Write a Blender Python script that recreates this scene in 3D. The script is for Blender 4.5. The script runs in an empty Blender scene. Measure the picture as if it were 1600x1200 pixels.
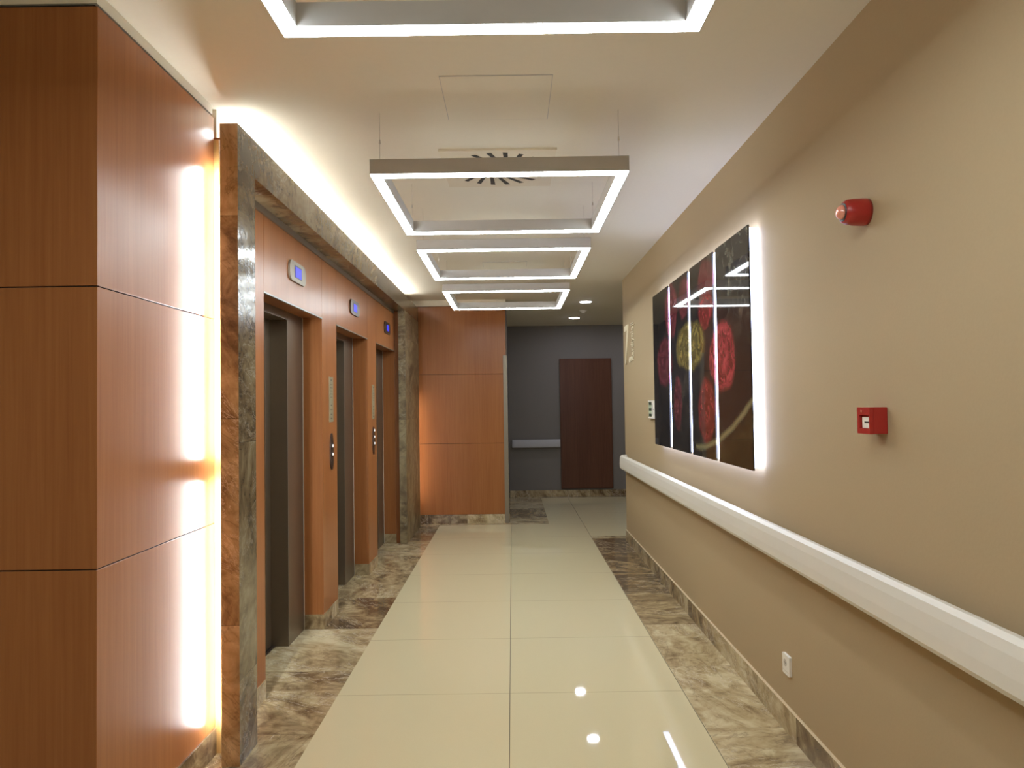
import bpy, bmesh, math, random
from mathutils import Vector, Matrix
random.seed(7)
C = bpy.context.scene.collection
sc = bpy.context.scene

# ---------------------------------------------------------------- camera
cam_d = bpy.data.cameras.new('camera'); cam = bpy.data.objects.new('camera', cam_d); C.objects.link(cam)
sc.camera = cam
cam_d.sensor_fit = 'HORIZONTAL'; cam_d.sensor_width = 36.0
cam_d.lens = 36.0 * 1152.0 / 1600.0
cam_d.clip_start = 0.02
PITCH, ROLL = math.radians(1.6), math.radians(0.82)
fwd = Vector((0, math.cos(PITCH), math.sin(PITCH)))
rt0 = Vector((1, 0, 0)); up0 = rt0.cross(fwd)
rt = math.cos(ROLL) * rt0 - math.sin(ROLL) * up0
up = math.sin(ROLL) * rt0 + math.cos(ROLL) * up0
m3 = Matrix((rt, up, -fwd)).transposed()
cam.matrix_world = Matrix.Translation((0, 0, 1.5)) @ m3.to_4x4()

# ---------------------------------------------------------------- world, exposure
w = bpy.data.worlds.new('world'); sc.world = w; w.use_nodes = True
w.node_tree.nodes['Background'].inputs[0].default_value = (0.02, 0.02, 0.022, 1)
w.node_tree.nodes['Background'].inputs[1].default_value = 1.0
sc.view_settings.view_transform = 'Standard'; sc.view_settings.look = 'None'
sc.view_settings.gamma = 1.0; sc.view_settings.use_curve_mapping = False
sc.view_settings.exposure = 0.0
sc.cycles.use_denoising = True
sc.cycles.max_bounces = 10; sc.cycles.diffuse_bounces = 7; sc.cycles.glossy_bounces = 5
sc.cycles.sample_clamp_indirect = 20.0
sc.cycles.caustics_reflective = False; sc.cycles.caustics_refractive = False

# light output of the lamps, unseen added ones included (emission strength of each diffuser)
E_PENDANT = 38.0
E_COVE = 36.0
E_POST = 125.0
E_FAR_POST = 22.0
E_ART = 11.0
E_DOWN = 100.0

# ---------------------------------------------------------------- materials
def srgb(r, g, b):
    f = lambda c: (c / 12.92) if c <= 0.04045 else ((c + 0.055) / 1.055) ** 2.4
    return (f(r / 255.0), f(g / 255.0), f(b / 255.0), 1.0)

class NT:
    def __init__(s, name):
        s.m = bpy.data.materials.new(name); s.m.use_nodes = True
        s.t = s.m.node_tree; s.bs = s.t.nodes['Principled BSDF']
    def n(s, typ, **kw):
        nd = s.t.nodes.new(typ)
        for k, v in kw.items(): setattr(nd, k, v)
        return nd
    def put(s, sock, v):
        if hasattr(v, 'outputs'): v = v.outputs[0]
        if isinstance(v, bpy.types.NodeSocket): s.t.links.new(v, sock)
        else: sock.default_value = v
    def math(s, op, a, b=0.0, c=None, clamp=False):
        nd = s.n('ShaderNodeMath', operation=op, use_clamp=clamp)
        s.put(nd.inputs[0], a); s.put(nd.inputs[1], b)
        if c is not None: s.put(nd.inputs[2], c)
        return nd.outputs[0]
    def vmath(s, op, a, b=None):
        nd = s.n('ShaderNodeVectorMath', operation=op); s.put(nd.inputs[0], a)
        if b is not None: s.put(nd.inputs[1], b)
        return nd.outputs[0]
    def mix(s, f, a, b, mode='MIX'):
        nd = s.n('ShaderNodeMix', data_type='RGBA', blend_type=mode)
        s.put(nd.inputs[0], f); s.put(nd.inputs[6], a); s.put(nd.inputs[7], b)
        return nd.outputs[2]
    def noise(s, vec, scale, detail=4.0, rough=0.55, dist=0.0):
        nd = s.n('ShaderNodeTexNoise'); s.put(nd.inputs['Vector'], vec)
        nd.inputs['Scale'].default_value = scale; nd.inputs['Detail'].default_value = detail
        nd.inputs['Roughness'].default_value = rough; nd.inputs['Distortion'].default_value = dist
        return nd.outputs[0]
    def ramp(s, fac, stops):
        nd = s.n('ShaderNodeValToRGB'); s.put(nd.inputs[0], fac); r = nd.color_ramp
        r.elements[0].position, r.elements[0].color = stops[0]
        r.elements[1].position, r.elements[1].color = stops[-1]
        for p, c in stops[1:-1]:
            e = r.elements.new(p); e.color = c
        return nd.outputs[0]
    def pos(s): return s.n('ShaderNodeNewGeometry').outputs['Position']
    def obj(s): return s.n('ShaderNodeTexCoord').outputs['Object']
    def bump(s, h, strength, dist=0.01):
        nd = s.n('ShaderNodeBump'); nd.inputs['Strength'].default_value = strength
        nd.inputs['Distance'].default_value = dist; s.put(nd.inputs['Height'], h)
        s.t.links.new(nd.outputs[0], s.bs.inputs['Normal'])
    def fin(s, col=None, rough=0.5, metal=0.0, spec=0.5, coat=0.0):
        if col is not None: s.put(s.bs.inputs['Base Color'], col)
        s.put(s.bs.inputs['Roughness'], rough); s.bs.inputs['Metallic'].default_value = metal
        s.bs.inputs['Specular IOR Level'].default_value = spec
        if coat: s.bs.inputs['Coat Weight'].default_value = coat
        return s.m

def plain(name, col, rough=0.5, metal=0.0, spec=0.5, var=0.06, sc_=30.0, bump=0.0):
    t = NT(name); p = t.obj(); nz = t.noise(p, sc_, 3.0)
    dark = tuple(c * (1 - var) for c in col[:3]) + (1,); lite = tuple(min(1, c * (1 + var)) for c in col[:3]) + (1,)
    c = t.mix(nz, dark, lite)
    if bump: t.bump(nz, bump, 0.002)
    return t.fin(c, rough, metal, spec)

def emis(name, col, strength):
    t = NT(name); t.bs.inputs['Base Color'].default_value = (0.8, 0.8, 0.8, 1)
    t.bs.inputs['Emission Color'].default_value = col; t.bs.inputs['Emission Strength'].default_value = strength
    return t.m

def wood(name, base, deep):
    t = NT(name); p = t.pos()
    v = t.vmath('MULTIPLY', p, (70.0, 70.0, 1.8))
    n1 = t.noise(v, 1.0, 5.0, 0.6, 0.4)
    n2 = t.noise(t.vmath('MULTIPLY', p, (6.0, 6.0, 0.35)), 1.0, 3.0)
    f = t.math('ADD', t.math('MULTIPLY', n1, 0.6), t.math('MULTIPLY', n2, 0.4))
    c = t.ramp(f, [(0.33, deep), (0.62, base)])
    t.bump(n1, 0.05, 0.001)
    return t.fin(c, 0.28, 0, 0.22)

def marble(name, axis, tile, offs, bright=1.0, rough=0.12, tone=(1, 1, 1), bumpy=0.0, yaxis=True):
    t = NT(name); p = t.pos()
    q = t.vmath('DIVIDE', t.vmath('ADD', p, offs), tile)
    fl = t.vmath('FLOOR', q)
    wn = t.n('ShaderNodeTexWhiteNoise', noise_dimensions='3D'); t.put(wn.inputs[0], fl)
    sep = t.n('ShaderNodeSeparateColor'); t.put(sep.inputs[0], wn.outputs[1])
    pv = t.vmath('ADD', p, t.vmath('MULTIPLY', wn.outputs[1], (9.0, 9.0, 9.0)))
    rot = t.n('ShaderNodeVectorRotate', rotation_type='AXIS_ANGLE'); rot.inputs['Axis'].default_value = axis
    t.put(rot.inputs['Vector'], pv)
    t.put(rot.inputs['Angle'], t.math('ADD', t.math('MULTIPLY', sep.outputs[0], 1.9), -0.2))
    st = {2: (1.1, 2.9, 1.0), 0: (1.0, 1.7, 1.0), 1: (3.0, 1.0, 1.2)}[[abs(a) for a in axis].index(max(abs(a) for a in axis))]
    v = t.vmath('MULTIPLY', rot.outputs[0], st)
    n1 = t.noise(v, 1.5, 8.0, 0.62, 1.3)
    n2 = t.noise(t.vmath('ADD', rot.outputs[0], (3.0, 1.0, 2.0)), 5.5, 8.0, 0.65, 2.0)
    f = t.math('ADD', t.math('MULTIPLY', n1, 0.6), t.math('MULTIPLY', n2, 0.4))
    f = t.math('ADD', f, t.math('MULTIPLY', t.math('SUBTRACT', sep.outputs[1], 0.42), 0.2))
    def k(r, g, b):
        c = srgb(r, g, b); return tuple(min(1, c[i] * bright * tone[i]) for i in range(3)) + (1,)
    col = t.ramp(f, [(0.33, k(82, 64, 45)), (0.43, k(120, 99, 71)), (0.5, k(152, 131, 97)), (0.57, k(178, 158, 120)), (0.68, k(206, 190, 154))])
    vn = t.noise(v, 2.6, 9.0, 0.7, 2.2)
    vein = t.math('SUBTRACT', 1.0, t.math('DIVIDE', t.math('ABSOLUTE', t.math('SUBTRACT', vn, 0.5)), 0.014), clamp=True)
    msk = t.math('GREATER_THAN', t.noise(v, 1.1, 2.0), 0.5)
    col = t.mix(t.math('MULTIPLY', t.math('MULTIPLY', vein, msk), 0.75), col, k(226, 214, 192))
    dk = t.math('SUBTRACT', 1.0, t.math('DIVIDE', t.math('ABSOLUTE', t.math('SUBTRACT', t.noise(v, 1.9, 7.0, 0.6, 1.6), 0.47)), 0.02), clamp=True)
    col = t.mix(t.math('MULTIPLY', dk, 0.35), col, k(70, 50, 36))
    # thin joint between slabs
    fr = t.vmath('FRACTION', q); sx = t.n('ShaderNodeSeparateXYZ'); t.put(sx.inputs[0], fr)
    jt = None
    for i in range(3):
        if tile[i] < 50 and [abs(a) for a in axis][i] < .5:
            e = t.math('LESS_THAN', sx.outputs[i], 0.003 / tile[i])
            jt = e if jt is None else t.math('MAXIMUM', jt, e)
    if jt is not None: col = t.mix(t.math('MULTIPLY', jt, 0.45), col, k(70, 58, 46))
    if bumpy:
        t.bump(t.noise(p, 26.0, 3.0, 0.6, 0.6), bumpy, 0.004)
    return t.fin(col, rough, 0, 0.5)

def floor_tiles():
    t = NT('beige_tile'); p = t.pos()
    q = t.vmath('DIVIDE', t.vmath('ADD', p, (0.93 + 9.0, -3.875 + 9.0, 0.0)), (0.8995, 0.9, 1.0))
    fr = t.vmath('FRACTION', q); sx = t.n('ShaderNodeSeparateXYZ'); t.put(sx.inputs[0], fr)
    wn = t.n('ShaderNodeTexWhiteNoise', noise_dimensions='3D'); t.put(wn.inputs[0], t.vmath('FLOOR', q))
    fine = t.noise(p, 220.0, 2.0)
    c = t.mix(fine, srgb(202, 188, 150), srgb(212, 199, 162))
    c = t.mix(t.math('MULTIPLY', wn.outputs[0], 0.25), c, srgb(206, 193, 157))
    jx = t.math('LESS_THAN', t.math('ABSOLUTE', t.math('SUBTRACT', sx.outputs[0], 0.0022)), 0.0024)
    jy = t.math('LESS_THAN', t.math('ABSOLUTE', t.math('SUBTRACT', sx.outputs[1], 0.0022)), 0.0024)
    c = t.mix(t.math('MULTIPLY', jx, 0.85), c, srgb(92, 84, 70))
    c = t.mix(t.math('MULTIPLY', jy, 0.55), c, srgb(110, 102, 86))
    return t.fin(c, 0.03, 0, 0.4)

M = {}
M['tile'] = floor_tiles()
M['marble_floor'] = marble('marble_floor', (0, 0, 1), (0.8, 0.8, 100), (0.13 + 8, -5.03 + 8, 50), 1.0, 0.12)
M['marble_y'] = marble('marble_wall_y', (1, 0, 0), (100, 0.66, 100), (50, 7.3, 50), 0.92, 0.2)
M['marble_x'] = marble('marble_wall_x', (0, 1, 0), (0.61, 100, 100), (7.3, 50, 50), 1.0, 0.2)
M['marble_post'] = marble('marble_surround', (1, 0, 0), (100, 100, 1.0), (50, 50, -1.353 + 5), 0.5, 0.13, (1.0, 0.97, 0.93), 0.22)
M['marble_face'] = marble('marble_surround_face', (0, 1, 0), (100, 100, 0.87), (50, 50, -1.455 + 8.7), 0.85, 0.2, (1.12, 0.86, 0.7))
M['marble_beam'] = marble('marble_beam', (1, 0, 0), (100, 1.4, 100), (50, 9.0, 50), 0.45, 0.25, (1.0, 0.96, 0.92))
M['marble_honed'] = marble('marble_surround_far', (1, 0, 0), (100, 100, 0.9), (50, 50, -1.353 + 4.5), 0.6, 0.42, (0.98, 0.98, 0.9))
M['wood'] = wood('orange_wood_veneer', srgb(162, 105, 61), srgb(145, 89, 50))
M['wood_dark'] = wood('dark_wood_veneer', srgb(100, 66, 50), srgb(84, 54, 41))
M['lit_chamfer'] = plain('lit_marble_edge', srgb(206, 186, 152), 0.3, 0, 0.5, 0.1, 12.0)  # light caught by the polished top edge, put into a paler colour
M['lit_wood'] = wood('lit_wood_edge', srgb(226, 186, 120), srgb(212, 168, 100))  # orange veneer beside the post tubes, their glow put into a paler colour
M['tan'] = plain('tan_wall_paint', srgb(171, 150, 117), 0.75, 0, 0.25, 0.03, 90.0, 0.15)
M['ceil'] = plain('white_ceiling_paint', srgb(226, 219, 202), 0.9, 0, 0.2, 0.02, 50.0)
M['white_plaster'] = plain('white_plaster', srgb(226, 216, 198), 0.9, 0, 0.2, 0.02)
M['grey'] = plain('dark_grey_wall_paint', srgb(124, 118, 112), 0.75, 0, 0.25, 0.03, 60.0)
M['gap'] = plain('joint_shadow', srgb(38, 30, 24), 0.9)
M['steel'] = plain('brushed_steel', srgb(134, 120, 102), 0.34, 0.75, 0.5, 0.05, 8.0)
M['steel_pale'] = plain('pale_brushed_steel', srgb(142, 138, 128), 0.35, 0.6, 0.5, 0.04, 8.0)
M['steel_mid'] = plain('satin_steel', srgb(138, 128, 112), 0.45, 0.5, 0.4, 0.04, 8.0)
M['steel_dark'] = plain('dark_button_plate', srgb(84, 68, 58), 0.35, 0.7, 0.5, 0.05, 8.0)
M['lamp_alu'] = plain('grey_lamp_housing', srgb(186, 182, 178), 0.5, 0.0, 0.5, 0.03)
M['cable'] = plain('steel_cable', srgb(200, 192, 178), 0.5, 0.1)
M['rail'] = plain('ivory_handrail_vinyl', srgb(216, 210, 198), 0.45, 0, 0.4, 0.02)
M['rail_dimmed'] = plain('dimmed_handrail_vinyl', srgb(178, 176, 178), 0.5, 0, 0.3, 0.02)  # handrail vinyl with the dim light of the corridor end put into its colour
M['white_pl'] = plain('white_plastic', srgb(232, 226, 214), 0.4, 0, 0.4, 0.02)
M['socket'] = plain('socket_hollow', srgb(190, 180, 165), 0.5, 0, 0.4, 0.02)
M['cream'] = plain('cream_letters', srgb(232, 220, 190), 0.5, 0, 0.4, 0.02)
M['red'] = plain('red_plastic', srgb(164, 42, 36), 0.3, 0, 0.5, 0.04)
M['lens'] = plain('clear_beacon_lens', srgb(232, 150, 126), 0.05, 0, 0.9, 0.2, 60.0, 0.6)
M['black'] = plain('black_plastic', srgb(30, 28, 28), 0.4)
M['greensign'] = plain('dark_green_pictogram', srgb(30, 52, 34), 0.5)
M['palegreen'] = plain('pale_green_sign', srgb(176, 188, 160), 0.5)
M['vinylplate'] = plain('pale_notice_plate', srgb(150, 138, 108), 0.4)
M['ventwhite'] = plain('vent_plate_paint', srgb(216, 204, 180), 0.6, 0, 0.3, 0.02)
M['darkslot'] = plain('vent_slot_dark', srgb(58, 53, 46), 0.9)
M['led'] = emis('pendant_diffuser', (0.86, 0.955, 1.0, 1), E_PENDANT)
M['led_cove'] = emis('cove_tube', (0.94, 0.98, 1.0, 1), E_COVE)
M['led_post'] = emis('post_tube', (0.96, 0.98, 1.0, 1), E_POST)
M['led_far'] = emis('far_post_tube', (1.0, 0.97, 0.92, 1), E_FAR_POST)
M['led_art'] = emis('art_backlight', (0.56, 0.66, 1.0, 1), E_ART)
M['led_down'] = emis('downlight_lamp', (0.84, 0.87, 1.0, 1), E_DOWN)
M['screen'] = emis('blue_display', (0.05, 0.05, 1.0, 1), 0.85); M['screen'].node_tree.nodes['Principled BSDF'].inputs['Base Color'].default_value = (0.01, 0.01, 0.03, 1)
M['btn_glint'] = emis('call_button_glint', (1.0, 0.93, 0.86, 1), 0.75)  # lamp glints on the buttons, put in as a weak emission

def art_material():
    t = NT('floral_print'); p = t.pos()
    d = t.n('ShaderNodeTexNoise'); t.put(d.inputs['Vector'], p); d.inputs['Scale'].default_value = 7.0; d.inputs['Detail'].default_value = 5.0
    dl = t.vmath('ADD', p, t.vmath('MULTIPLY', t.vmath('SUBTRACT', d.outputs[1], (0.5, 0.5, 0.5)), (0.03, 0.03, 0.03)))
    sl = t.n('ShaderNodeSeparateXYZ'); t.put(sl.inputs[0], dl)
    dd = t.vmath('MULTIPLY', t.vmath('SUBTRACT', d.outputs[1], (0.5, 0.5, 0.5)), (0.10, 0.10, 0.10))
    pd = t.vmath('ADD', p, dd)
    sx = t.n('ShaderNodeSeparateXYZ'); t.put(sx.inputs[0], pd)
    Y, Z = sx.outputs[1], sx.outputs[2]
    sm = t.noise(t.vmath('MULTIPLY', p, (1, 1, 1.3)), 4.5, 8.0, 0.7, 1.0)
    col = t.ramp(sm, [(0.3, srgb(26, 24, 26)), (0.55, srgb(42, 38, 38)), (0.75, srgb(72, 64, 54))])
    # smoky light wisps in the upper near panel
    z1 = t.math('MULTIPLY', t.math('SUBTRACT', Z, 1.85), 3.0, clamp=True)
    y1 = t.math('MULTIPLY', t.math('SUBTRACT', 4.5, Y), 2.0, clamp=True)
    wisp = t.math('MULTIPLY', t.math('MULTIPLY', t.math('SUBTRACT', t.noise(p, 9.0, 8.0, 0.7, 1.5), 0.5), 5.0, clamp=True), t.math('MULTIPLY', z1, y1))
    col = t.mix(t.math('MULTIPLY', wisp, 0.8), col, srgb(140, 136, 118))
    pet = t.n('ShaderNodeTexNoise'); t.put(pet.inputs['Vector'], p); pet.inputs['Scale'].default_value = 11.0
    pet.inputs['Detail'].default_value = 4.0; pet.inputs['Distortion'].default_value = 2.2
    petr = t.ramp(pet.outputs[0], [(0.38, (0.5, 0.45, 0.45, 1)), (0.5, (0.75, 0.75, 0.75, 1)), (0.62, (1.15, 1.15, 1.15, 1))])
    R_ = [(5.39, 2.17, .22, .22, (118, 58, 64)), (4.98, 2.21, .15, .16, (112, 56, 62)), (4.42, 2.24, .19, .13, (112, 48, 54)),
          (4.43, 2.05, .18, .12, (150, 60, 64)), (5.64, 1.80, .30, .21, (104, 50, 58)), (4.85, 1.87, .42, .17, (122, 108, 60)),
          (4.10, 1.75, .27, .215, (168, 72, 74)), (5.22, 1.50, .14, .20, (104, 52, 58)), (4.45, 1.45, .20, .21, (138, 56, 56))]
    for (cy, cz, ry, rz, rgb) in R_:
        rgb = tuple(min(255, int(v * (0.95 if rgb[0] > 135 else 1.05))) for v in rgb)
        a = t.math('DIVIDE', t.math('SUBTRACT', Y, cy), ry); b = t.math('DIVIDE', t.math('SUBTRACT', Z, cz), rz)
        r = t.math('SQRT', t.math('ADD', t.math('MULTIPLY', a, a), t.math('MULTIPLY', b, b)))
        msk = t.math('MULTIPLY', t.math('SUBTRACT', 1.0, r), 7.0, clamp=True)
        ring = t.math('SINE', t.math('ADD', t.math('MULTIPLY', r, 15.0), t.math('MULTIPLY', pet.outputs[0], 12.0)))
        c = t.mix(1.0, srgb(*rgb), petr, 'MULTIPLY')
        c = t.mix(t.math('MULTIPLY', t.math('ADD', ring, 0.2, clamp=True), 0.45), c, srgb(int(rgb[0] * .45), int(rgb[1] * .4), int(rgb[2] * .42)))
        col = t.mix(msk, col, c)
    # olive leaf sweeping up towards the near bottom corner
    yy = t.math('SUBTRACT', 4.72, sl.outputs[1])
    curve = t.math('ADD', 1.215, t.math('MULTIPLY', t.math('POWER', t.math('MAXIMUM', yy, 0.0), 1.9), 0.23))
    dist = t.math('ABSOLUTE', t.math('SUBTRACT', sl.outputs[2], curve))
    leaf = t.math('MULTIPLY', t.math('GREATER_THAN', yy, 0.0), t.math('SUBTRACT', 1.0, t.math('DIVIDE', dist, 0.03), clamp=True))
    below = t.math('MULTIPLY', t.math('MULTIPLY', t.math('SUBTRACT', curve, Z), 12.0, clamp=True), t.math('MULTIPLY', yy, 3.0, clamp=True))
    col = t.mix(t.math('MULTIPLY', below, 0.6), col, t.ramp(sm, [(0.35, srgb(46, 40, 24)), (0.7, srgb(84, 74, 44))]))
    col = t.mix(leaf, col, srgb(132, 122, 88))
    return t.fin(col, 0.03, 0, 0.3)
M['art'] = art_material()

# ---------------------------------------------------------------- mesh helpers (world coordinates in, parent offset removed)
def box(bm, x0, x1, y0, y1, z0, z1, mi=0, bev=0.0, seg=2):
    vs = [bm.verts.new((x, y, z)) for x in (x0, x1) for y in (y0, y1) for z in (z0, z1)]
    idx = [(0, 1, 3, 2), (4, 6, 7, 5), (0, 4, 5, 1), (2, 3, 7, 6), (0, 2, 6, 4), (1, 5, 7, 3)]
    fs = [bm.faces.new([vs[i] for i in f]) for f in idx]
    for f in fs: f.material_index = mi
    if bev:
        es = list({e for f in fs for e in f.edges})
        r = bmesh.ops.bevel(bm, geom=es, offset=bev, segments=seg, affect='EDGES', profile=0.6)
        for f in r['faces']: f.material_index = mi
    return fs

def cyl(bm, p0, p1, r0, r1=None, n=24, cap=True, mi=0):
    r1 = r0 if r1 is None else r1
    p0, p1 = Vector(p0), Vector(p1); d = (p1 - p0).normalized()
    a = d.orthogonal().normalized(); b = d.cross(a)
    ring = lambda c, r: [bm.verts.new(c + r * (math.cos(2 * math.pi * k / n) * a + math.sin(2 * math.pi * k / n) * b)) for k in range(n)]
    A, B = ring(p0, r0), ring(p1, r1)
    fs = [bm.faces.new((A[k], A[(k + 1) % n], B[(k + 1) % n], B[k])) for k in range(n)]
    if cap: fs += [bm.faces.new(list(reversed(A))), bm.faces.new(B)]
    for f in fs: f.material_index = mi
    return fs

def lathe(bm, origin, axis, prof, n=32):
    o = Vector(origin); d = Vector(axis).normalized(); a = d.orthogonal().normalized(); b = d.cross(a)
    rings = []
    for (h, r) in prof:
        rings.append([bm.verts.new(o + d * h + r * (math.cos(2 * math.pi * k / n) * a + math.sin(2 * math.pi * k / n) * b)) for k in range(n)])
    for A, B in zip(rings, rings[1:]):
        for k in range(n): bm.faces.new((A[k], A[(k + 1) % n], B[(k + 1) % n], B[k]))
    bm.faces.new(list(reversed(rings[0]))); bm.faces.new(rings[-1])

def prism(bm, pts, axis, lo, hi, mi=0):
    """pts: 2-D outline in the two other axes; extruded along axis"""
    def P(u, v, h):
        return {0: (h, u, v), 1: (u, h, v), 2: (u, v, h)}[axis]
    A = [bm.verts.new(P(u, v, lo)) for u, v in pts]; B = [bm.verts.new(P(u, v, hi)) for u, v in pts]; n = len(pts)
    fs = [bm.faces.new(A), bm.faces.new(list(reversed(B)))] + [bm.faces.new((A[k], B[k], B[(k + 1) % n], A[(k + 1) % n])) for k in range(n)]
    for f in fs: f.material_index = mi

def rrect(u0, u1, v0, v1, r, n=6):
    pts = []
    for cu, cv, a0 in ((u1 - r, v1 - r, 0), (u0 + r, v1 - r, 90), (u0 + r, v0 + r, 180), (u1 - r, v0 + r, 270)):
        for k in range(n + 1):
            a = math.radians(a0 + 90 * k / n); pts.append((cu + r * math.cos(a), cv + r * math.sin(a)))
    return pts

def obj(name, bm, mats, parent=None, smooth=False):
    if parent is not None:
        off = -Vector(parent['_w'])
        bmesh.ops.translate(bm, verts=bm.verts, vec=off)
    bmesh.ops.recalc_face_normals(bm, faces=bm.faces)
    me = bpy.data.meshes.new(name); bm.to_mesh(me); bm.free()
    for m in (mats if isinstance(mats, (list, tuple)) else [mats]): me.materials.append(m)
    if smooth:
        for p in me.polygons: p.use_smooth = True
    o = bpy.data.objects.new(name, me); C.objects.link(o)
    if parent is not None:
        o.parent = parent; o['_w'] = parent['_w']
    return o

def B(*boxes, **kw):
    bm = bmesh.new()
    for b in boxes: box(bm, *b, **kw)
    return bm

def struct(name, bm, mats, smooth=False):
    o = obj(name, bm, mats, None, smooth); o['kind'] = 'structure'; return o

def thing(name, label, cat, loc, group=None):
    o = bpy.data.objects.new(name, None); C.objects.link(o); o.empty_display_size = 0.1
    o.location = loc; o['_w'] = list(loc); o['label'] = label; o['category'] = cat
    if group: o['group'] = group
    return o

def dup(root, loc, label):
    def cp(o, par):
        c = o.copy(); C.objects.link(c)
        if par is not None: c.parent = par
        for ch in [x for x in C.objects if x.parent is o]: cp(ch, c)
        return c
    r = cp(root, None); r.location = loc; r['label'] = label; r['_w'] = list(loc)
    return r

# ================================================================ SETTING
H = 2.85
# floor: tiles + marble border on one slab
def floor_mesh():
    bm = bmesh.new()
    T, Mb = 0, 1
    def q(x0, x1, y0, y1, mi):
        f = bm.faces.new([bm.verts.new(v) for v in ((x0, y0, 0), (x1, y0, 0), (x1, y1, 0), (x0, y1, 0))]); f.material_index = mi
    q(-4, -1.4, -3, 2.2, T); q(-1.4, -0.93, -3, 2.2, Mb); q(-4, -0.93, 2.2, 9.28, Mb); q(-0.93, 0.869, -3, 9.28, T); q(0.869, 1.3, -3, 8.375, Mb)
    q(0.869, 3.5, 8.375, 9.28, T); q(1.3, 3.5, 8.08, 8.375, T)
    q(-1.6, 0.44, 9.28, 12.1, Mb); q(0.44, 3.5, 9.28, 11.86, T); q(0.44, 3.5, 11.86, 12.1, Mb)
    return bm
struct('floor', floor_mesh(), [M['tile'], M['marble_floor']])

def ceiling_mesh():
    bm = bmesh.new()
    for pts in (((-4, -3, H), (3.5, -3, H), (3.5, 9.3, H), (-4, 9.3, H)), ((-4, 9.3, H), (3.5, 9.3, H), (3.5, 12.1, 2.775), (-4, 12.1, 2.775)),
                ((-4, -3, H + .2), (3.5, -3, H + .2), (3.5, 12.1, H + .2), (-4, 12.1, H + .2))):
        bm.faces.new([bm.verts.new(p) for p in pts])
    return bm
struct('ceiling', ceiling_mesh(), M['ceil'])

XR = 1.232
struct('wall_right', B((XR, 3.5, -3, 8.1, 0, H)), M['tan'])
struct('wall_back', B((-4, XR, -3.1, -3, 0, H)), M['white_plaster'])
struct('wall_left.001', B((-4.1, -4, -3, 2.33, 0, H)), M['white_plaster'])
struct('wall_right.001', B((3.5, 3.6, 8.1, 12.1, 0, H)), M['grey'])
struct('wall_far', B((-0.06, 3.5, 12.0, 12.1, 0, H)), M['grey'])

# skirtings
def skirt_right():
    bm = bmesh.new()
    box(bm, 1.22, XR, -3, 8.1, 0, 0.115)
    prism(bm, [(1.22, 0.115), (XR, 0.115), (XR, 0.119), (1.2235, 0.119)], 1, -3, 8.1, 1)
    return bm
struct('baseboard_right', skirt_right(), [M['marble_y'], M['lit_chamfer']])
struct('baseboard_far', B((-0.06, 3.5, 11.985, 12.0, 0, 0.105)), M['marble_x'])

# wood clad pier, near left
def pier():
    bm = bmesh.new()
    for z0, z1 in ((0.116, 0.998), (1.002, 1.893), (1.897, 2.797)):
        box(bm, -4, -1.312, 2.33, 3.25, z0, z1, 0, 0.0012, 1)
    box(bm, -4, -1.316, 2.334, 3.246, 0.1, 2.797, 1)
    box(bm, -4, -1.330, 2.348, 3.25, 2.797, 2.810, 1)
    box(bm, -4, -1.318, 2.336, 3.25, 2.810, H, 2)
    return bm
struct('wall_near', pier(), [M['wood'], M['gap'], M['ceil']])
struct('baseboard_near', B((-4, -1.308, 2.326, 3.25, 0, 0.114)), M['marble_y'])

# lift wall
OPEN = [(3.85, 5.03), (5.44, 6.61), (7.03, 8.14)]
XW, XB, OT = -1.295, -1.425, 2.112
def lift_wall():
    bm = bmesh.new()
    blocks = [(3.275, OPEN[0][0])] + [(OPEN[i][1], OPEN[i + 1][0]) for i in range(2)] + [(OPEN[2][1], 9.4)]
    for i, (a, b) in enumerate(blocks):
        lo = a if i == 0 else a + 0.0015; hi = b - 0.0015
        box(bm, XB, XW, a, b, 0.1, OT - 0.001)
        box(bm, XB, XW, lo, hi, OT - 0.001, 2.715)
    for a, b in OPEN:
        box(bm, XB, XW, a + 0.0015, b - 0.0015, OT, 2.715)
    box(bm, XB, XW - 0.006, 3.3, 9.3, 2.2, 2.70, 1)
    box(bm, -1.56, XB, 3.275, 3.285, 0.1, 2.715)
    return bm
struct('wall_left', lift_wall(), [M['wood'], M['gap']])
def plinths():
    bm = bmesh.new()
    blocks = [(3.275, OPEN[0][0])] + [(OPEN[i][1], OPEN[i + 1][0]) for i in range(2)] + [(OPEN[2][1], 9.4)]
    for a, b in blocks: box(bm, XB, XW + 0.002, a - 0.002, b + 0.002, 0, 0.1)
    return bm
struct('baseboard_left', plinths(), M['marble_y'])
struct('wall_left.002', B((-1.75, -1.62, 3.25, 9.4, 0, H), (-1.62, -1.315, 3.29, 9.4, 2.715, H), (-1.62, XB, 3.30, OPEN[0][0] - .002, 0, 2.715), (-1.62, XB, OPEN[0][1], OPEN[1][0], 0, 2.715),
                       (-1.62, XB, OPEN[1][1], OPEN[2][0], 0, 2.715), (-1.62, XB, OPEN[2][1], 9.4, 0, 2.715),
                       *[(-1.62, XB, a, b, 2.15, 2.715) for a, b in OPEN]), M['white_plaster'])
struct('trim_5', B((-1.318, XW + 0.004, 3.256, 3.274, 0.0, 2.70)), M['lit_wood'])
# thin pale edging of the openings
def edging():
    bm = bmesh.new()
    for a, b in OPEN:
        box(bm, XW - 0.01, XW + 0.003, a, b, OT - 0.007, OT + 0.001)
    return bm
struct('trim_2', edging(), M['steel_pale'])
# timber infill closing the slot behind the far marble post
struct('trim_6', B((XW + 0.0005, -1.2405, 8.15, 9.2, 0.0, 2.5495)), M['wood'])
# small shadow moulding under the lintel against the wood
struct('trim_3', B((XW, XW + 0.012, 3.37, 8.05, 2.515, 2.55)), M['steel'])

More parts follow.
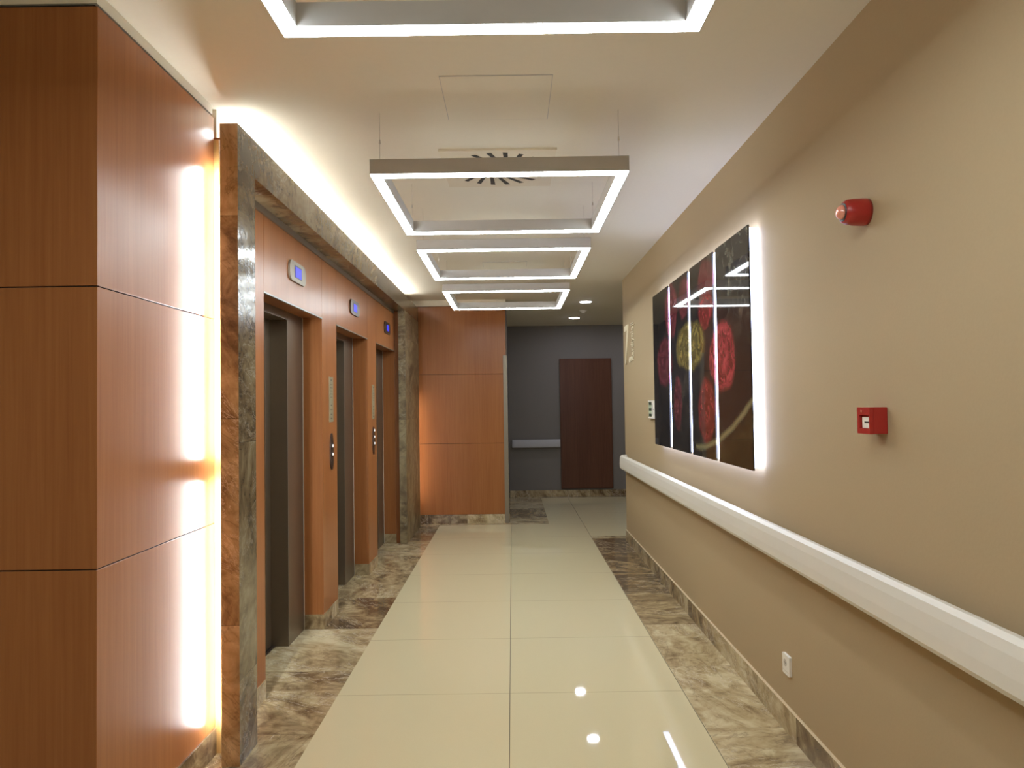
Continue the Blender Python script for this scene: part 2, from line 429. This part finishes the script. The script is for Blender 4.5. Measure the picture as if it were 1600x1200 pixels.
# orange wall at the end
def end_panel():
    bm = bmesh.new()
    for z0, z1 in ((0.116, 1.012), (1.016, 1.893), (1.897, 2.765)):
        box(bm, -1.45, -0.075, 9.4, 9.43, z0, z1, 0, 0.001, 1)
    box(bm, -1.45, -0.08, 9.403, 9.43, 0.1, 2.77, 1)
    return bm
struct('wall_front', end_panel(), [M['wood'], M['gap']])
struct('baseboard_front', B((-1.45, -0.068, 9.392, 9.43, 0, 0.114)), M['marble_x'])
struct('wall_left.003', B((-1.9, -0.065, 9.43, 12.1, 0, H)), [M['grey']])
struct('trim_4', B((-1.62, -0.065, 9.405, 9.431, 2.772, H)), M['white_plaster'])
# steel corner guard
def guard():
    bm = bmesh.new()
    box(bm, -0.112, -0.058, 9.388, 9.3995, 0.0, 2.13, 0, 0.002, 1)
    box(bm, -0.0645, -0.058, 9.3995, 9.46, 0.0, 2.13)
    return bm
g = obj('corner_guard', guard(), M['steel_mid'])
g['label'] = 'tall steel guard on the corner of the orange wood wall at the corridor end'; g['category'] = 'corner guard'
# strip of floor marble baseboard of the passage wall
struct('baseboard_left.001', B((-0.065, -0.052, 9.47, 11.985, 0, 0.105)), M['marble_y'])

# ================================================================ MARBLE SURROUND OF THE LIFTS
r = thing('marble_surround', 'brown veined marble surround framing the three lift doorways', 'door surround', (-1.2, 3.25, 0))
def post(y0, y1, xb=-1.24):
    bm = bmesh.new()
    fs = box(bm, xb, -1.163, y0, y1, 0, 2.5503)
    for f in fs:
        f.normal_update()
        if abs(f.calc_center_median().y - y0) < 1e-4 or abs(f.calc_center_median().y - y1) < 1e-4: f.material_index = 1
    return bm
obj('post', post(3.134, 3.345), [M['marble_post'], M['marble_face']], r)
obj('post', post(8.06, 9.2), [M['marble_honed'], M['marble_honed']], r)
def lintel():
    bm = bmesh.new()
    fs = box(bm, -1.24, -1.163, 3.134, 9.2, 2.5503, 2.725)
    for f in fs:
        if abs(f.calc_center_median().y - 3.134) < 1e-4: f.material_index = 1
    box(bm, XW + 0.0005, -1.24, 3.36, 9.2, 2.5503, 2.60)
    return bm
obj('lintel', lintel(), [M['marble_beam'], M['marble_face']], r)

# ================================================================ HIDDEN STRIP LIGHTS
def tube(name, p0, p1, rad, mat, label, group):
    q = thing(name, label, 'strip light', tuple((Vector(p0) + Vector(p1)) / 2), group)
    bm = bmesh.new(); cyl(bm, p0, p1, rad, n=12); obj('tube', bm, mat, q, True)
    bm = bmesh.new(); d = (Vector(p1) - Vector(p0)).normalized()
    cyl(bm, Vector(p0) - d * 0.012, Vector(p0), rad * 1.05, n=12); obj('end_cap', bm, M['white_pl'], q)
    bm = bmesh.new(); cyl(bm, Vector(p1), Vector(p1) + d * 0.012, rad * 1.05, n=12); obj('end_cap', bm, M['white_pl'], q)
    return q
y = 3.3; k = 0
while y < 8.6:
    y1 = min(y + 1.16, 8.8)
    tube('strip_light', (-1.24 if k % 2 == 0 else -1.26, y, 2.768), (-1.24 if k % 2 == 0 else -1.26, y1, 2.768), 0.011, M['led_cove'],
         'white strip light hidden on top of the marble surround', 'strip lights on top of the marble surround')
    y += 1.13; k += 1
for z0, z1 in ((0.14, 1.185), (1.285, 2.56)):
    tube('strip_light', (-1.2525, 3.215, z0), (-1.2525, 3.215, z1), 0.009, M['led_post'],
         'white strip light hidden behind the near post of the marble surround', 'strip lights behind the near marble post')
tube('strip_light', (-1.26, 9.26, 0.3), (-1.26, 9.26, 1.6), 0.009, M['led_far'],
     'strip light hidden behind the far post of the marble surround', None)

# ================================================================ LIFTS
def lift(i, label):
    a, b = OPEN[i]
    t = thing('elevator_door', label, 'elevator', (-1.5, (a + b) / 2, 0), 'steel lift doors in the orange wood wall')
    c0, c1 = a + 0.13, b - 0.35           # clear opening
    XJ = XB - 0.003
    # architrave with its return
    obj('jamb', B((-1.56, XJ, c1, b - 0.001, 0, OT)), M['steel'], t); obj('jamb', B((-1.56, XJ, a + 0.001, c0, 0, OT)), M['steel'], t)
    bm = B((-1.56, XJ, c0, c1, 2.06, 2.145)); obj('header', bm, M['steel'], t)
    obj('jamb_highlight', B((XJ, XJ + 0.0015, c1, c1 + 0.006, 0.02, 2.05)), M['steel_pale'], t)  # thin pale strip painting the highlight along the jamb corner
    mid = c1 - 0.1
    bm = B((-1.575, -1.548, c0 - 0.02, mid - 0.004, 0.008, 2.07), bev=0.002, seg=1); obj('door_panel', bm, M['steel'], t)
    bm = B((-1.565, -1.536, mid + 0.004, c1 + 0.001, 0.008, 2.07), bev=0.002, seg=1); obj('door_panel', bm, M['steel'], t)
    obj('sill', B((-1.60, -1.512, c0, c1, 0.0, 0.005)), M['steel_dark'], t); obj('sill_groove', B((-1.535, -1.528, c0, c1, 0.004, 0.0055)), M['gap'], t)
    bm = B((-1.61, -1.58, c0 - 0.02, c1 + .02, 0, 2.1)); obj('back_plate', bm, M['gap'], t)
    return t
lift(0, 'brushed steel lift door that looks widest, next to the near marble post')
lift(1, 'middle brushed steel lift door, between two call button posts')
lift(2, 'narrowest looking steel lift door, beside the far marble post')

def indicator(i, yc, label):
    t = thing('floor_indicator', label, 'display', (XW, yc, 2.31), 'blue floor indicators above the lifts')
    bm = bmesh.new(); prism(bm, rrect(yc - 0.165, yc + 0.165, 2.252, 2.372, 0.045), 0, XW, XW + 0.012); obj('plate', bm, M['steel_mid'] if i == 0 else M['steel_dark'], t)
    bm = B((XW + 0.008, XW + 0.013, yc - 0.075, yc + 0.075, 2.275, 2.35)); obj('screen_surround', bm, M['black'], t)
    bm = B((XW + 0.010, XW + 0.0145, yc - 0.062, yc + 0.062, 2.281, 2.343)); obj('screen', bm, M['screen'], t)
indicator(0, 4.44, 'blue lift display on a pale rounded steel plate above the widest looking lift')
indicator(1, 6.06, 'blue lift display on a dark rounded plate above the middle lift')
indicator(2, 7.64, 'small blue lift display above the lift door by the far marble post')

def call_panel(yc, zc, nb, label):
    t = thing('call_button_panel', label, 'button panel', (XW, yc, zc), 'lift call button panels')
    pts = []
    hh, hw = 0.128, 0.045
    for k in range(40):
        a = 2 * math.pi * k / 40; s = math.sin(a); pts.append((yc + hw * math.cos(a) * (1 - 0.12 * max(s, 0)), zc + hh * (abs(s) ** 0.9) * (1 if s > 0 else -1)))
    bm = bmesh.new(); prism(bm, pts, 0, XW, XW + 0.01); obj('plate', bm, M['steel_dark'], t)
    for j in range(nb):
        z = zc + 0.04 - 0.06 * j + (0.055 if nb == 3 else 0)
        rg = bmesh.new(); cyl(rg, (XW + 0.01, yc, z), (XW + 0.013, yc, z), 0.02); bo = obj('button_ring', rg, M['black'], t)
        bm = bmesh.new(); cyl(bm, (XW + 0.012, yc, z), (XW + 0.017, yc, z), 0.0115, 0.0095); obj('button', bm, M['btn_glint'], bo)
call_panel(5.26, 1.185, 2, 'dark pointed oval call panel with two white buttons between the near two lifts')
call_panel(6.85, 1.185, 3, 'dark pointed oval call panel with three white buttons between the far two lifts')

def notice(yc, z0, z1, label):
    t = thing('notice_plate', label, 'sign', (XW, yc, z0), 'narrow notice plates above the lift call buttons')
    bm = bmesh.new(); prism(bm, rrect(yc - 0.055, yc + 0.055, z0, z1, 0.006), 0, XW, XW + 0.004); obj('plate', bm, M['vinylplate'], t)
    marks = bmesh.new()
    for j, (zz, h, wd) in enumerate(((.93, .035, .018), (.83, .02, .03), (.76, .02, .034), (.69, .02, .03), (.62, .02, .034), (.55, .02, .026), (.37, .035, .02), (.27, .02, .03), (.17, .03, .022), (.08, .035, .022))):
        z = z0 + zz * (z1 - z0); box(marks, XW + 0.0035, XW + 0.005, yc - wd, yc + wd, z - h * .12, z + h * .12)
    obj('lettering', marks, M['steel_dark'], t)
notice(5.265, 1.395, 1.715, 'pale narrow notice plate on the wood post between the near two lifts')
notice(6.865, 1.385, 1.70, 'pale narrow notice plate on the wood post between the far two lifts')

# ================================================================ PENDANT LAMPS
def ring(bm, x0, x1, y0, y1, wd, z0, z1):
    O = ((x0, y0), (x1, y0), (x1, y1), (x0, y1)); I = ((x0 + wd, y0 + wd), (x1 - wd, y0 + wd), (x1 - wd, y1 - wd), (x0 + wd, y1 - wd))
    V = [[bm.verts.new((p[0], p[1], z)) for p in L] for L in (O, I) for z in (z0, z1)]
    o0, o1, i0, i1 = V
    for k in range(4):
        n = (k + 1) % 4
        bm.faces.new((o0[k], o0[n], o1[n], o1[k])); bm.faces.new((i0[n], i0[k], i1[k], i1[n]))
        bm.faces.new((o0[n], o0[k], i0[k], i0[n])); bm.faces.new((o1[k], o1[n], i1[n], i1[k]))
LX, LZ = -0.043, 2.55
def pendant(yc):
    t = thing('pendant_lamp', '', 'ceiling lamp', (LX, yc, LZ), 'square ring pendant lamps down the corridor')
    s = 0.589
    bm = bmesh.new(); ring(bm, LX - s, LX + s, yc - s, yc + s, 0.05, LZ + 0.004, LZ + 0.072); obj('frame', bm, M['lamp_alu'], t)
    bm = bmesh.new(); ring(bm, LX - s + 0.003, LX + s - 0.003, yc - s + 0.003, yc + s - 0.003, 0.044, LZ - 0.002, LZ + 0.006); obj('diffuser', bm, M['led'], t)
    for sx in (-1, 1):
        for sy in (-1, 1):
            cx, cy = LX + sx * (s - 0.04), yc + sy * (s - 0.04)
            bm = bmesh.new(); cyl(bm, (cx, cy, LZ + 0.07), (cx, cy, H), 0.0011, n=8); cb = obj('suspension_cable', bm, M['cable'], t)
            bm = bmesh.new(); cyl(bm, (cx, cy, LZ + 0.155), (cx, cy, LZ + 0.175), 0.005, 0.003, n=12); obj('cable_gripper', bm, M['cable'], cb)
    return t
l0 = pendant(1.472)
l0['label'] = 'square ring lamp overhead, cut by the top edge of the photo'
dup(l0, (LX, 3.905, LZ), 'large square ring lamp hanging under the round swirl vent')
dup(l0, (LX, 5.545, LZ), 'middle sized square ring lamp hanging between two others, beyond the swirl vent')
dup(l0, (LX, -0.76, LZ), 'unseen square ring lamp added behind the viewpoint for extra light')  # added out of view to lift the brightness around the camera
l4 = dup(l0, (LX, 7.44, LZ), 'smallest looking square ring lamp, in front of the orange end wall')
l4.scale = (1.0, 1.1, 1.0)

# ================================================================ CEILING FITTINGS
def hatch(x0, x1, y0, y1, label):
    t = thing('access_hatch', label, 'ceiling hatch', ((x0 + x1) / 2, (y0 + y1) / 2, H - 0.003))
    bm = B((x0 + 0.002, x1 - 0.002, y0 + 0.002, y1 - 0.002, H - 0.003, H)); obj('lid', bm, M['ceil'], t)
    bm = bmesh.new(); ring(bm, x0 - 0.0012, x1 + 0.0012, y0 - 0.0012, y1 + 0.0012, 0.0030, H - 0.0022, H); obj('joint', bm, M['lamp_alu'], t)
hatch(-0.281, 0.185, 2.985, 3.448, 'flush white access hatch in the ceiling, its outline just visible before the vent')
hatch(-0.262, 0.157, 6.93, 7.18, 'small flush ceiling hatch seen through the middle lamp ring')

def vent(xc, yc):
    t = thing('ceiling_vent', 'square white ceiling vent with radial swirl slots above the large ring lamp', 'vent', (xc, yc, H))
    bm = B((xc - 0.31, xc + 0.31, yc - 0.33, yc + 0.33, H - 0.006, H)); box(bm, xc - 0.312, xc + 0.312, yc - 0.334, yc - 0.328, H - 0.012, H); obj('plate', bm, M['ventwhite'], t)
    for j in range(20):
        a = 2 * math.pi * (j + .5) / 20; d = Vector((math.cos(a), math.sin(a))); nrm = Vector((-d.y, d.x))
        p0 = Vector((xc, yc)) + d * 0.15 + nrm * 0.02; p1 = Vector((xc, yc)) + d * 0.285 - nrm * 0.005
        wv = nrm * 0.0105
        s = bmesh.new(); prism(s, [tuple(p0 - wv), tuple(p1 - wv * 1.3), tuple(p1 + wv * 1.3), tuple(p0 + wv)], 2, H - 0.0072, H - 0.0055); obj('slot', s, M['darkslot'], t)
    bm = bmesh.new(); cyl(bm, (xc, yc, H - 0.0105), (xc, yc, H - 0.006), 0.03); obj('centre_boss', bm, M['ventwhite'], t)
    bm = bmesh.new(); cyl(bm, (xc, yc, H - 0.0085), (xc, yc, H - 0.006), 0.125, n=40); obj('centre_disc', bm, M['ventwhite'], t)
vent(-0.058, 4.18)

def zc_far(y): return H - (y - 9.3) * (0.075 / 2.8)
def downlight(x, y, label):
    z = zc_far(y)
    t = thing('downlight', label, 'ceiling lamp', (x, y, z), 'round downlights over the dark corridor end')
    bm = bmesh.new(); cyl(bm, (x, y, z - 0.006), (x, y, z + 0.01), 0.085, n=32); obj('bezel', bm, M['white_pl'], t)
    bm = bmesh.new(); cyl(bm, (x, y, z - 0.010), (x, y, z - 0.0055), 0.07, n=32); obj('lamp', bm, M['led_down'], t)
downlight(0.985, 9.66, 'round white downlight nearer to the viewer, higher of the two')
downlight(0.955, 11.12, 'round white downlight nearer the grey wall, lower of the two')
downlight(2.25, 9.66, 'unseen round downlight added around the corner past the tan wall for brightness')  # this one and the next are added out of view to brighten the corridor end
downlight(2.25, 11.12, 'unseen round downlight added around the corner, close to the grey wall, for brightness')
z = zc_far(10.4)
t = thing('smoke_detector', 'small white smoke detector on the dim ceiling between the two downlights', 'smoke detector', (1.02, 10.4, z))
bm = bmesh.new(); lathe(bm, (1.02, 10.4, z + 0.01), (0, 0, -1), [(0, 0.05), (0.02, 0.05), (0.034, 0.042), (0.034, 0.028), (0.05, 0.024)]); obj('body', bm, M['white_pl'], t)
bm = bmesh.new(); cyl(bm, (1.02, 10.4, z + 0.01), (1.02, 10.4, z - 0.004), 0.06); obj('base', bm, M['white_pl'], t)

# ================================================================ GREY WALL: flat door, handrail
t = thing('service_door', 'flat dark brown wood door panel on the grey wall at the corridor end', 'door', (1.195, 11.98, 0.13))
bm = B((0.785, 1.606, 11.955, 11.982, 0.135, 2.222), bev=0.002, seg=1); obj('leaf', bm, M['wood_dark'], t)
bm = bmesh.new(); box(bm, 0.775, 0.785, 11.965, 12.0, 0.125, 2.232); box(bm, 1.606, 1.616, 11.965, 12.0, 0.125, 2.232); box(bm, 0.785, 1.606, 11.965, 12.0, 2.222, 2.232); box(bm, 0.785, 1.606, 11.982, 12.0, 0.125, 2.222)
obj('frame', bm, M['wood_dark'], t)

def rail_profile(d=0.08, z0=0.79, z1=0.94):
    # (offset from wall, z)
    return [(0.03, z0 + 0.004), (0.052, z0), (d - 0.008, z0 + 0.006), (d, z0 + 0.022), (d + .001, z0 + 0.06), (d - 0.002, z1 - 0.04), (d - 0.008, z1 - 0.012), (d - 0.024, z1), (0.04, z1 - 0.002), (0.03, z1 - 0.012)]
def sweep(bm, path, prof):
    """path: list of (point, outward unit, scale) ; prof (offset, z)"""
    rings = [[bm.verts.new((p[0] + o[0] * u, p[1] + o[1] * u, z)) for u, z in prof] for p, o in path]
    n = len(prof)
    for A, Bq in zip(rings, rings[1:]):
        for k in range(n): bm.faces.new((A[k], A[(k + 1) % n], Bq[(k + 1) % n], Bq[k]))
    bm.faces.new(rings[0]); bm.faces.new(list(reversed(rings[-1])))
t = thing('handrail', 'long ivory crash rail running the whole length of the tan wall', 'handrail', (XR, 3.0, 0.79), 'ivory wall handrails')
pr = rail_profile(0.085)
bm = bmesh.new(); sweep(bm, [((XR, -2.9), (-1, 0)), ((XR, 7.955), (-1, 0))], pr); obj('rail', bm, M['rail'], t)
# end cap rounding back to the wall
bm = bmesh.new(); path = []
for k in range(9):
    a = math.radians(90 * k / 8); path.append(((XR, 7.956), (-math.cos(a), math.sin(a))))
sweep(bm, path, pr); obj('end_cap', bm, M['rail'], t, False)
for yb in (-2.0, -0.5, 1.0, 2.5, 4.0, 5.5, 7.0, 7.9): obj('bracket', B((XR - 0.04, XR, yb - 0.03, yb + 0.03, 0.82, 0.91)), M['lamp_alu'], t)
t = thing('handrail', 'short pale crash rail on the dark grey wall beside the brown door', 'handrail', (0.38, 12.0, 0.79), 'ivory wall handrails')
pr2 = rail_profile(0.08, 0.795, 0.93)
bm = bmesh.new(); sweep(bm, [((0.02, 12.0), (0, -1)), ((0.765, 12.0), (0, -1))], pr2); obj('rail', bm, M['rail_dimmed'], t)
bm = bmesh.new(); path = []
for k in range(7):
    a = math.radians(90 * k / 6); path.append(((0.055, 12.0 ), (-math.sin(a), -math.cos(a))))
sweep(bm, [(((0.0199), 12.0), o) for (_, o) in path][:1] + [((0.0199, 12.0), (-0.35, -0.9)), ((0.0199, 12.0), (-0.45, -0.55))], pr2); obj('end_cap', bm, M['rail_dimmed'], t)
for xb in (0.1, 0.6): obj('bracket', B((xb, xb + 0.06, 11.96, 12.0, 0.82, 0.9)), M['lamp_alu'], t)

# ================================================================ BACKLIT ARTWORK
AY = [3.61, 4.225, 4.84, 5.455, 6.07]
t = thing('backlit_artwork', 'dark floral picture in four glossy panels, edges glowing white, on the tan wall', 'artwork', (XR, 4.84, 1.155))
bm = bmesh.new(); box(bm, 1.180, 1.228, 3.622, 6.058, 1.172, 2.358); obj('light_box', bm, M['led_art'], t)
for j in range(4):
    a = AY[j] + (0.0 if j == 0 else 0.034); b = AY[j + 1] - (0.0 if j == 3 else 0.034)
    bm = B((1.171, 1.1797, a, b, 1.16, 2.37)); obj('picture_panel', bm, M['art'], t)
for yb in (4.0, 5.6): obj('wall_bracket', B((1.2282, XR, yb, yb + 0.06, 1.3, 2.2)), M['steel_pale'], t)

# ================================================================ SMALL WALL FITTINGS
# siren
sy, sz = 2.525, 2.146
t = thing('fire_alarm_siren', 'red round fire alarm sounder with clear flashing lens, high on the tan wall', 'alarm', (XR, sy, sz))
bm = bmesh.new(); lathe(bm, (XR, sy, sz), (-1, 0, 0), [(0, 0.045), (0.012, 0.047), (0.05, 0.0455), (0.07, 0.0425), (0.082, 0.036), (0.084, 0.028)]); obj('housing', bm, M['red'], t, True)
bm = bmesh.new(); lathe(bm, (XR - 0.083, sy, sz), (-1, 0, 0), [(0, 0.026), (0.008, 0.025), (0.018, 0.018), (0.022, 0.008)], 20); obj('beacon_lens', bm, M['lens'], t, True)
bm = bmesh.new(); lathe(bm, (XR - 0.080, sy, sz), (-1, 0, 0), [(0, 0.0335), (0.005, 0.031), (0.006, 0.0265)], 24); obj('lens_collar', bm, M['black'], t)
# call point
t = thing('fire_call_point', 'red square fire call point with a small white pane on the tan wall', 'alarm', (XR, 2.466, 1.386))
y0, y1, z0, z1 = 2.423, 2.51, 1.386, 1.474
bm = bmesh.new(); box(bm, 1.184, XR, y0, y1, z0, z1, 0, 0.002, 1)
box(bm, 1.172, 1.184, y0, y1, z1 - 0.026, z1); box(bm, 1.172, 1.184, y0, y1, z0, z0 + 0.018)
box(bm, 1.172, 1.184, y0, y0 + 0.006, z0 + .018, z1 - .026); box(bm, 1.172, 1.184, y1 - 0.016, y1, z0 + .018, z1 - .026)
obj('housing', bm, M['red'], t)
bm = B((1.178, 1.186, y0 + 0.008, y1 - 0.024, z0 + 0.019, z1 - 0.032)); pn = obj('break_pane', bm, M['white_pl'], t)
bm = B((1.1772, 1.1785, y0 + 0.016, y1 - 0.04, z0 + 0.036, z0 + 0.041)); obj('pane_mark', bm, M['black'], pn)
bm = bmesh.new(); cyl(bm, (1.1705, 2.478, z1 - 0.013), (1.172, 2.478, z1 - 0.013), 0.004, n=12); obj('indicator', bm, M['lens'], t)
# socket
t = thing('wall_socket', 'small white wall socket low on the tan wall above the marble skirting', 'socket', (XR, 3.37, 0.31))
bm = bmesh.new(); prism(bm, rrect(3.328, 3.412, 0.262, 0.352, 0.006), 0, XR - 0.012, XR); obj('plate', bm, M['white_pl'], t)
bm = bmesh.new(); cyl(bm, (XR - 0.0135, 3.375, 0.315), (XR - 0.0115, 3.375, 0.315), 0.017, n=20); so = obj('socket_well', bm, M['socket'], t)
bm = bmesh.new(); cyl(bm, (XR - 0.0142, 3.383, 0.315), (XR - 0.013, 3.383, 0.315), 0.003, n=10); cyl(bm, (XR - 0.0142, 3.367, 0.315), (XR - 0.013, 3.367, 0.315), 0.003, n=10); obj('pin_hole', bm, M['black'], so)
bm = B((XR - 0.0132, XR - 0.0118, 3.336, 3.404, 0.279, 0.2805)); obj('lid_joint', bm, M['socket'], t)

# small pictogram sign beyond the artwork
t = thing('pictogram_sign', 'small white wall sign with dark green pictograms at the far edge of the artwork', 'sign', (XR, 6.42, 1.37))
bm = bmesh.new(); box(bm, XR - 0.02, XR, 6.27, 6.56, 1.365, 1.517); obj('board', bm, M['palegreen'], t)
bm = B((XR - 0.024, XR - 0.019, 6.262, 6.565, 1.508, 1.519), (XR - 0.024, XR - 0.019, 6.262, 6.565, 1.363, 1.374), (XR - 0.022, XR - 0.019, 6.27, 6.41, 1.374, 1.508)); obj('border', bm, M['white_pl'], t)
for zz in (1.491, 1.440, 1.391): obj('pictogram', B((XR - 0.0215, XR - 0.019, 6.42, 6.54, zz - 0.011, zz + 0.011)), M['greensign'], t)
bm = B((XR - 0.0225, XR - 0.0215, 6.36, 6.38, 1.39, 1.49), (XR - 0.0225, XR - 0.0215, 6.30, 6.36, 1.435, 1.446)); obj('pictogram', bm, M['lamp_alu'], t)

# number and vertical word
def text_mesh(name, s, size, ext, mat_world, mat, parent):
    cu = bpy.data.curves.new(name, 'FONT'); cu.body = s; cu.size = size; cu.extrude = ext; cu.resolution_u = 3
    to = bpy.data.objects.new(name, cu); C.objects.link(to)
    dg = bpy.context.evaluated_depsgraph_get(); me = bpy.data.meshes.new_from_object(to.evaluated_get(dg))
    bpy.data.objects.remove(to)
    bm = bmesh.new(); bm.from_mesh(me); bpy.data.meshes.remove(me)
    bmesh.ops.transform(bm, matrix=mat_world, verts=bm.verts)
    return obj(name, bm, mat, parent)
t = thing('floor_sign', 'raised cream number 7 with an upright word beside it at the wall end', 'sign', (XR, 7.65, 1.92))
# text frame on a wall facing -X: text right = -Y, text up = +Z
def frame(yo, zo, rot, sx, sy):
    Rm = Matrix(((0, 0, -1, 0), (-1, 0, 0, 0), (0, 1, 0, 0), (0, 0, 0, 1)))
    return Matrix.Translation((XR - 0.006, yo, zo)) @ Rm @ Matrix.Rotation(rot, 4, 'Z') @ Matrix.Diagonal((sx, sy, 1, 1))
text_mesh('number', '7', 0.6, 0.005, frame(7.985, 1.915, 0, 0.95, 1.0), M['cream'], t)
text_mesh('number_point', '.', 0.6, 0.005, frame(7.70, 1.92, 0, 1.2, 0.8), M['cream'], t)
text_mesh('word', 'Kardiyoloji', 0.115, 0.004, frame(7.40, 1.925, math.pi / 2, 0.78, 1.9), M['cream'], t)

for o in list(C.objects):
    if '_w' in o: del o['_w']
